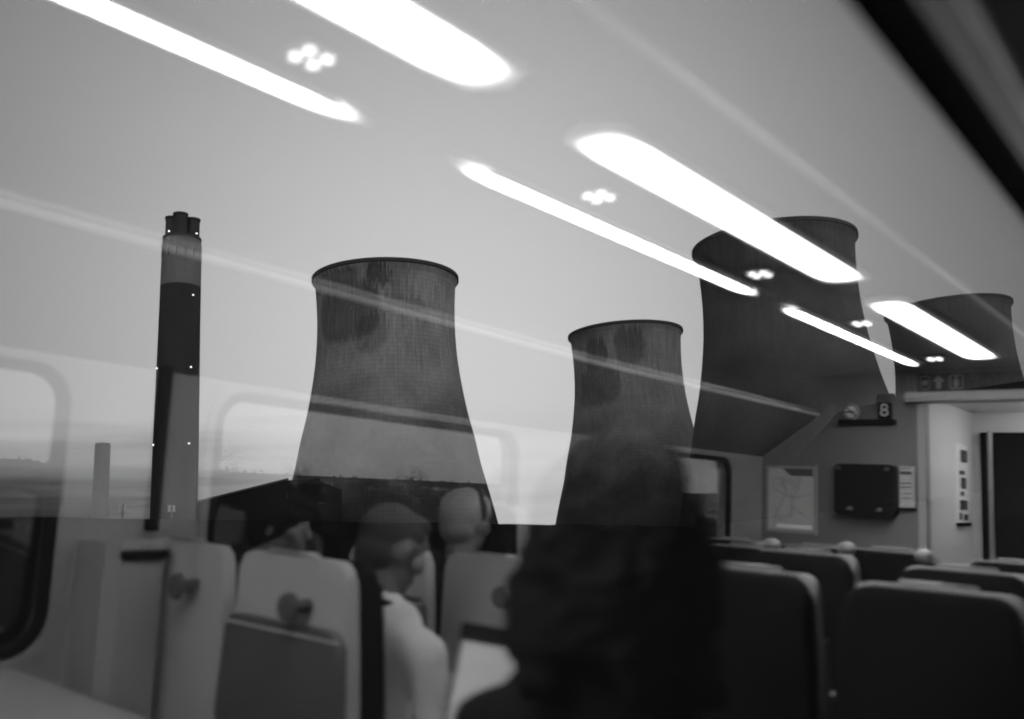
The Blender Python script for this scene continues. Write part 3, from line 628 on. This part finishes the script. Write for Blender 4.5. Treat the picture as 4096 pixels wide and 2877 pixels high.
# ------------------------------------------------------------------ seats
def make_seat():
    """origin on the floor at the back of the shell; faces +X; 1.06 m high"""
    rt = thing('train_seat', '', 'seat', (0, 0, 0), group='seats in the carriage')
    def add(bm_, n_, m_, par=rt, sm=True):
        o = finish(bm_, n_, m_, None); o.parent = par
        if sm:
            for p in o.data.polygons: p.use_smooth = True
        return o
    # shell outline: narrow shoulders, wider below
    def outline(wt, wb_, top, bot, r=.045):
        pts = []
        for k in range(7): a = R(90 - 90 * k / 6); pts.append((wt / 2 - r + r * math.cos(a), top - r + r * math.sin(a)))
        pts += [(wt / 2 + .006, top - .14), (wt / 2 + .012, top - .22), (wb_ / 2 - .004, top - .28), (wb_ / 2, top - .36), (wb_ / 2, bot)]
        return pts + [(-y, z) for y, z in reversed(pts)]
    def slab(wt, wb_, top, bot, x0, x1, bev, r=.045, lean=0.05):
        b = bmesh.new(); prism(b, [Vector((x0, y, z)) for y, z in outline(wt, wb_, top, bot, r)], (x1 - x0, 0, 0))
        bmesh.ops.bevel(b, geom=[e for e in b.edges if abs(e.verts[0].co.x - e.verts[1].co.x) < 1e-5], offset=bev, segments=3, profile=.55, affect='EDGES', clamp_overlap=True)
        for v in b.verts: v.co.x -= lean * (v.co.z - .45)
        return b
    add(slab(.452, .49, 1.06, .34, 0.03, .075, .012), 'back_shell', MT['shell'], sm=False)
    add(slab(.446, .484, 1.054, .42, .078, .165, .03, .06), 'backrest', MT['fabric'])
    b = bmesh.new(); box(b, (.10, -.235, .38), (.56, .235, .49), .035); add(b, 'seat_cushion', MT['fabric'])
    b = bmesh.new(); box(b, (.08, -.235, .30), (.52, .235, .378), .02); box(b, (.2, -.05, .02), (.36, .05, .30), .01); box(b, (.12, -.16, 0.002), (.46, .16, .02), .004); add(b, 'pedestal', MT['tray'])
    # grip bar and slot on top
    b = bmesh.new(); tube(b, (.010, -.10, 1.068), (.010, .10, 1.068), .007); tube(b, (.010, -.10, 1.05), (.010, -.10, 1.068), .006); tube(b, (.010, .10, 1.05), (.010, .10, 1.068), .006); add(b, 'grip_bar', MT['metal'])
    b = bmesh.new(); prism(b, [Vector((-.022, y_ * (1.0 + (.9 - z_) * .35), z_)) for y_, z_ in rrect(-.235, .235, .60, .897, .045)], (.034, 0, 0)); tr_ = add(b, 'tray_table', MT['tray'], sm=False)
    b = bmesh.new(); box(b, (-.026, -.235, .872), (-.020, .235, .878)); add(b, 'rim_line', MT['shell'], tr_, sm=False)
    b = bmesh.new()
    tube(b, (.005, .085, .945), (-.055, .085, .945), .019, .017, 20); tube(b, (-.055, .085, .945), (-.072, .085, .945), .038, .033, 24); add(b, 'coat_hook', MT['knob'], sm=False)
    for sg in (-1, 1):
        b = bmesh.new(); box(b, (.12, sg * .262 - .02, .60), (.46, sg * .262 + .02, .635), .012); box(b, (.12, sg * .262 - .015, .40), (.17, sg * .262 + .015, .60), .006); add(b, 'armrest', MT['tray'])
    b = bmesh.new(); box(b, (.0, -.243, .80), (.02, .243, .86), .006)
    b.free()
    return rt
seat0 = make_seat(); used = [False]
def place_seat(s, v, u_top, label, facing=1, wscale=1.0):
    o = seat0 if not used[0] else copy_tree(seat0); used[0] = True
    p = Q(s, v, -1.30); o.location = Vector((p.x, p.y, FLOOR + .0)); o.rotation_euler.z = 0 if facing > 0 else math.pi
    h = (u_top + .0174 + 1.30)
    o.scale = (1, wscale, h / 1.06); o['label'] = label
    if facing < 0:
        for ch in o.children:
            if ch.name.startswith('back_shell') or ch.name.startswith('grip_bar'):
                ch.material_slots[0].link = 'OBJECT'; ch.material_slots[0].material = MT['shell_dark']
    return o
place_seat(1.60, 2.005, -.215, 'pale seat back with coat hook and dark tray, directly behind the white shirt', 1, 1.0)
sa = place_seat(1.60, 2.515, -.215, 'pale window seat back with a coat hook, left of the one behind the white shirt', 1, .9)

sc_ = place_seat(2.44, 1.99, -.245, 'pale seat back right of the white shirt, above the laptop', 1)
place_seat(2.44, 2.515, -.245, 'pale window seat just visible between the white shirt and the laptop seat', 1, .9)
place_seat(3.28, 1.99, -.25, 'seat two rows ahead of the white shirt, mostly hidden by the dark haired person', 1)
place_seat(3.28, 2.515, -.25, 'window seat under the far pillar, partly hidden by the dark haired person', 1, .9)
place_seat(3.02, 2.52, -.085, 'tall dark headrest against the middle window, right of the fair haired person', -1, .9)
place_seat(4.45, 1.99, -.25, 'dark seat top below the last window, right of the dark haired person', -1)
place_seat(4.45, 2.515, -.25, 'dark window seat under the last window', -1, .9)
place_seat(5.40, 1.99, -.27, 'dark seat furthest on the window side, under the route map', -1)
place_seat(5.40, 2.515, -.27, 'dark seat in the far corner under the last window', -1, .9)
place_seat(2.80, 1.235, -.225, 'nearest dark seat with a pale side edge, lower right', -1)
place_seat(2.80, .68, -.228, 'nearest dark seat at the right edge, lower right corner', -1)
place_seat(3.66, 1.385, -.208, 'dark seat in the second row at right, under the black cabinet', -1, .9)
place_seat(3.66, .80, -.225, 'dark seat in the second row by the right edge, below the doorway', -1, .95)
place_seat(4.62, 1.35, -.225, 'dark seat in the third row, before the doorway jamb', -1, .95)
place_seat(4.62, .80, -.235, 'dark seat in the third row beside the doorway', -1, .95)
for st in (sa, sc_):
    for ch in list(st.children):
        if ch.name.startswith('tray_table'):
            for g_ in list(ch.children): bpy.data.objects.remove(g_)
            bpy.data.objects.remove(ch)
# round grips on seat corners
for s, v, u, lb in ((4.2, 1.77, -.222, 'pale ball grip on the seat below the route map'), (4.4, 1.49, -.222, 'pale ball grip below the black cabinet'), (4.36, 1.135, -.228, 'pale ball grip below the doorway jamb')):
    rt = thing('ball_grip', lb, 'grip', Q(s, v, -1.3), group='round grips on the aisle corners')
    bm = bmesh.new(); ellipsoid(bm, Q(s, v, u), (.042, .042, .034), sub=3); finish(bm, 'ball', MT['shell_dark'], rt, smooth=True)
    bm = bmesh.new(); tube(bm, Q(s, v, -1.3), Q(s, v, u - .02), .016); finish(bm, 'stem', MT['dark'], rt)
# table in the bay at lower left
rt = thing('bay_table', 'pale bay table with a dark edge across the lower left corner', 'table', Q(.9, 2.3, -1.3))
bm = bmesh.new(); prism(bm, [Q(a, b, -.60) for a, b in rrect(.62, 1.22, 1.72, 2.76, .07)], (0, 0, .028)); finish(bm, 'tabletop', MT['wall'], rt)
bm = bmesh.new(); ring(bm, .62, 1.22, 1.72, 2.76, .07, .012, lambda a, b: Q(a, b, -.598), Vector((0, 0, .02))); finish(bm, 'edge_strip', MT['dark'], rt)
bm = bmesh.new(); qbox(bm, .88, .96, 1.95, 2.03, -1.3, -.601, .01); finish(bm, 'leg', MT['metal'], rt)

# ------------------------------------------------------------------ people
def head_blobs(bm, hc, yaw, pitch, k=1.0, hairless=True):
    """head centred at hc looking along yaw (deg from +X, anticlockwise seen from above)"""
    rot = Matrix.Rotation(R(yaw), 3, 'Z') @ Matrix.Rotation(R(pitch), 3, 'Y')
    g = lambda x, y, z: Vector(hc) + rot @ (Vector((x, y, z)) * k)
    ellipsoid(bm, g(-.008, 0, .022), (.095 * k, .074 * k, .092 * k), rot)
    ellipsoid(bm, g(.026, 0, -.045), (.062 * k, .056 * k, .070 * k), rot)
    ellipsoid(bm, g(.062, 0, -.088), (.024 * k, .026 * k, .020 * k), rot)
    ellipsoid(bm, g(.070, 0, .035), (.022 * k, .052 * k, .020 * k), rot)
    capsule(bm, g(.086, 0, .008), g(.104, 0, -.024), .009 * k, .013 * k)
    ellipsoid(bm, g(.082, 0, -.056), (.014 * k, .024 * k, .007 * k), rot); ellipsoid(bm, g(.080, 0, -.068), (.013 * k, .021 * k, .007 * k), rot)
    for sg in (-1, 1):
        ellipsoid(bm, g(.060, sg * .046, -.020), (.026 * k, .022 * k, .022 * k), rot)
        ellipsoid(bm, g(-.008, sg * .078, -.012), (.018 * k, .009 * k, .031 * k), rot @ Matrix.Rotation(R(sg * 18), 3, 'Z'))
        ellipsoid(bm, g(.078, sg * .031, .004), (.010 * k, .014 * k, .009 * k), rot)
    return g, rot
def hand_blobs(bm, wrist, direction, palm_n, curl=25, k=1.0, thumb=1):
    d = Vector(direction).normalized(); n_ = Vector(palm_n).normalized(); sd_ = d.cross(n_).normalized()
    c = Vector(wrist) + d * .045 * k
    rot = Matrix((d, sd_, n_)).transposed()
    ellipsoid(bm, c, (.050 * k, .040 * k, .017 * k), rot)
    capsule(bm, Vector(wrist) - d * .01, c, .024 * k, .026 * k)
    for i, ln in enumerate((.070, .078, .073, .058)):
        b0 = Vector(wrist) + d * .085 * k + sd_ * (.030 - .020 * i) * k; dd = (d + sd_ * (.14 - .09 * i)).normalized()
        p0 = b0; a = 0
        for j, fr in enumerate((.45, .32, .23)):
            a += R(curl * (1 + .15 * i)); dv_ = dd * math.cos(a) - n_ * math.sin(a)
            p1 = p0 + dv_ * ln * fr * k; capsule(bm, p0, p1, (.0088 - .001 * j) * k, (.0078 - .001 * j) * k); p0 = p1
    b0 = Vector(wrist) + d * .030 * k + sd_ * thumb * .032 * k
    p1 = b0 + (d * .6 + sd_ * thumb * .7 - n_ * .3).normalized() * .038 * k; p2 = p1 + (d * .85 + sd_ * thumb * .25 - n_ * .35).normalized() * .028 * k
    capsule(bm, b0, p1, .013 * k, .010 * k); capsule(bm, p1, p2, .0095 * k, .008 * k)
LOCKS = bpy.data.textures.new('hair_locks', 'CLOUDS'); LOCKS.noise_scale = .06; LOCKS.noise_depth = 3
FOLDS = bpy.data.textures.new('cloth_folds', 'CLOUDS'); FOLDS.noise_scale = .11; FOLDS.noise_depth = 2
def seated(name_label, hs, hv, hu, yaw, pitch, skinm, hair_fn, top_mat, fx=1, sleeve=True, lean=.08, sh_w=.185, shoulder_drop=.24, group=None, arms='lap', vox=.0075, hk=1.0):
    hc = Q(hs, hv, hu); lbl = name_label
    hip = Vector((hc.x - fx * lean, hc.y, FLOOR + .56)); neck = hc + Vector((-fx * .035, 0, -.11)); chest = Vector((hc.x - fx * .045, hc.y, hc.z - shoulder_drop - .09))
    root = thing('person', lbl, 'person', (hip.x, hip.y, FLOOR), group)
    bm = bmesh.new(); g, rot = head_blobs(bm, hc, yaw, pitch, hk)
    nb = Vector((chest.x, chest.y, hc.z - shoulder_drop + .02))
    capsule(bm, g(-.02, 0, -.05), nb, .054, .062)
    torso = [(chest + Vector((0, 0, .02)), .115, .165), ((chest + hip) / 2, .11, .145), (hip, .125, .17)]
    def trunk(b, gw):
        for c, rx, ry in torso: ellipsoid(b, c, (rx + gw, ry + gw, .17 + gw))
        for sg in (-1, 1): capsule(b, nb + Vector((0, sg * .05, -.02)), Vector((chest.x, chest.y + sg * sh_w, hc.z - shoulder_drop - .055)), .05 + gw, .052 + gw)
    trunk(bm, 0)
    arm = []
    for sg in (-1, 1):
        sh = Vector((chest.x, chest.y + sg * sh_w, hc.z - shoulder_drop - .06))
        if arms == 'lap': el = sh + Vector((fx * .06, sg * .04, -.27)); wr = el + Vector((fx * .22, -sg * .10, -.03))
        elif arms == 'laptop':
            el = sh + Vector((fx * .13, sg * .05, -.22)); wr = el + Vector((fx * .20, (-sg * .07), .06))
        arm.append((sh, el, wr))
        capsule(bm, sh, el, .047, .038); capsule(bm, el, wr, .037, .025)
        hand_blobs(bm, wr, wr - el, (0, 0, 1), 24, 1.0, thumb=-sg if fx > 0 else sg)
        kn = hip + Vector((fx * .42, sg * .11, -.02)); ft = Vector((kn.x + fx * .02, kn.y, FLOOR + .05))
        capsule(bm, hip + Vector((0, sg * .09, -.03)), kn, .085, .058); capsule(bm, kn, ft, .055, .038); ellipsoid(bm, ft + Vector((fx * .06, 0, -.01)), (.13, .045, .038))
    remesh(finish(bm, 'body', skinm, root, smooth=True), vox, 2)
    bm = bmesh.new(); trunk(bm, .012)
    for (sh, el, wr) in arm:
        capsule(bm, sh, el, .058, .048); capsule(bm, el, el + (wr - el) * (.92 if sleeve else .1), .052, .038)
        
    so_ = remesh(finish(bm, 'shirt' if top_mat is MT['shirt'] else 'top', top_mat, root, smooth=True), .010, 2)
    dm = so_.modifiers.new('Folds', 'DISPLACE'); dm.texture = FOLDS; dm.strength = .028; dm.mid_level = .5
    bm = bmesh.new()
    for sg in (-1, 1):
        kn = hip + Vector((fx * .42, sg * .11, -.02)); ft = Vector((kn.x + fx * .02, kn.y, FLOOR + .12))
        capsule(bm, hip + Vector((0, sg * .09, -.03)), kn, .098, .070); capsule(bm, kn, ft, .066, .055)
    remesh(finish(bm, 'trousers', MT['coat'], root, smooth=True), .012, 2)
    hair_fn(root, g, rot, nb)
    return root, g, rot, nb, arm
def hair_short(m_, sc=1.0):
    def f(root, g, rot, nb):
        bm = bmesh.new(); ellipsoid(bm, g(-.022, 0, .036), (.098 * sc, .084 * sc, .094 * sc), rot); ellipsoid(bm, g(-.046, 0, -.020), (.062 * sc, .076 * sc, .070 * sc), rot); ellipsoid(bm, g(.040, 0, .080), (.054 * sc, .062 * sc, .034), rot); ellipsoid(bm, g(.012, 0, .045), (.074 * sc, .083 * sc, .050), rot)
        remesh(finish(bm, 'hair', m_, root, smooth=True), .006, 2)
    return f
def hair_long(m_):
    def f(root, g, rot, nb):
        rnd = random.Random(3); bm = bmesh.new(); ellipsoid(bm, g(-.012, 0, .040), (.112, .098, .100), rot)
        for k in range(26):
            a = R(55 + 250 * k / 25); p0 = g(.085 * math.cos(a), .085 * math.sin(a), .03); p1 = g(.118 * math.cos(a) - .01, .118 * math.sin(a), -.08 + rnd.uniform(-.02, .02)); p2 = g(.12 * math.cos(a) - .03, .115 * math.sin(a), -.20 + rnd.uniform(-.03, .03))
            capsule(bm, p0, p1, .032, .028); capsule(bm, p1, p2, .028, .015)
        h_ = remesh(finish(bm, 'hair', m_, root, smooth=True), .008, 1); dm = h_.modifiers.new('Locks', 'DISPLACE'); dm.texture = LOCKS; dm.strength = .07; dm.mid_level = .5
    return f
# white shirted man
root, g, rot, nb, arm = seated('short haired person in a white shirt with a dark band round the collar', 1.97, 2.00, -.205, 14, 20, MT['skin'], hair_short(MT['midhair']), MT['shirt'], lean=.10, shoulder_drop=.215, hk=1.12, sh_w=.20)
bm = bmesh.new()
def neckring(bm_, c, rx, ry, tilt, r, n=28):
    for k in range(n):
        a, b = 2 * math.pi * k / n, 2 * math.pi * (k + 1) / n
        f = lambda t_: c + Vector((rx * math.cos(t_), ry * math.sin(t_), -tilt * math.cos(t_) - .25 * tilt))
        capsule(bm_, f(a), f(b), r, r)
neckring(bm, nb + Vector((.004, 0, .062)), .068, .074, .026, .013); remesh(finish(bm, 'collar', MT['shirt'], root, smooth=True), .006, 1)
bm = bmesh.new(); neckring(bm, nb + Vector((.004, 0, .040)), .088, .096, .034, .013); finish(bm, 'lanyard', MT['dark'], root, smooth=True)
# fair haired person in the next row with a headband
root, g, rot, nb, arm = seated('fair haired person in the row ahead of the white shirt', 2.80, 2.44, -.155, 10, 5, MT['skin'], hair_short(MT['fair'], 1.1), MT['jumper'], lean=.06)
bm = bmesh.new(); n_ = 18
for k in range(n_):
    a, b = math.pi * k / n_, math.pi * (k + 1) / n_
    capsule(bm, g(.0, .102 * math.cos(a), .02 + .112 * math.sin(a)), g(.0, .102 * math.cos(b), .02 + .112 * math.sin(b)), .008, .008)
finish(bm, 'headphone_band', MT['dark'], root, smooth=True)
seated('dark haired person by the middle window, left of the white shirt', 1.98, 2.55, -.165, 60, 8, MT['skin'], hair_short(MT['hair'], 1.14), MT['coat'], lean=.06)
# long haired person with the laptop
root, g, rot, nb, arm = seated('long dark haired person in a dark coat leaning over a laptop', 1.17, .70, -.055, -35, 12, MT['skin'], hair_long(MT['hair']), MT['coat'], lean=.10, shoulder_drop=.26, arms='laptop')
# laptop
lc = Q(1.255, .955, -.468)
rt = thing('laptop', 'open laptop with a bright screen and black bezel, below the pale seat back', 'laptop', lc)
yw = Matrix.Translation(lc) @ Matrix.Rotation(R(0), 4, 'Z')
bm = bmesh.new(); box(bm, (-.23, -.165, -.004), (0, .165, .012), .004, yw); finish(bm, 'keyboard_base', MT['blackbox'], rt)
tl_ = yw @ Matrix.Translation((0, 0, .01)) @ Matrix.Rotation(R(14), 4, 'Y')
bm = bmesh.new(); box(bm, (0, -.165, 0), (.010, .165, .215), .004, tl_); lid = finish(bm, 'screen_lid', MT['blackbox'], rt)
bm = bmesh.new(); box(bm, (-.003, -.150, .012), (.001, .150, .182), 0, tl_); finish(bm, 'display', MT['screen'], lid)
rt = thing('tray_shelf', 'dark table under the laptop', 'table', Q(1.3, 1.05, -1.3))
bm = bmesh.new(); prism(bm, [Q(a, b, -.498) for a, b in rrect(.98, 1.32, .74, 1.22, .04)], (0, 0, .022)); finish(bm, 'tabletop', MT['tray'], rt)
bm = bmesh.new(); qbox(bm, 1.2, 1.26, .95, 1.05, -1.3, -.498, .006); finish(bm, 'leg', MT['metal'], rt)
bpy.context.view_layer.update()
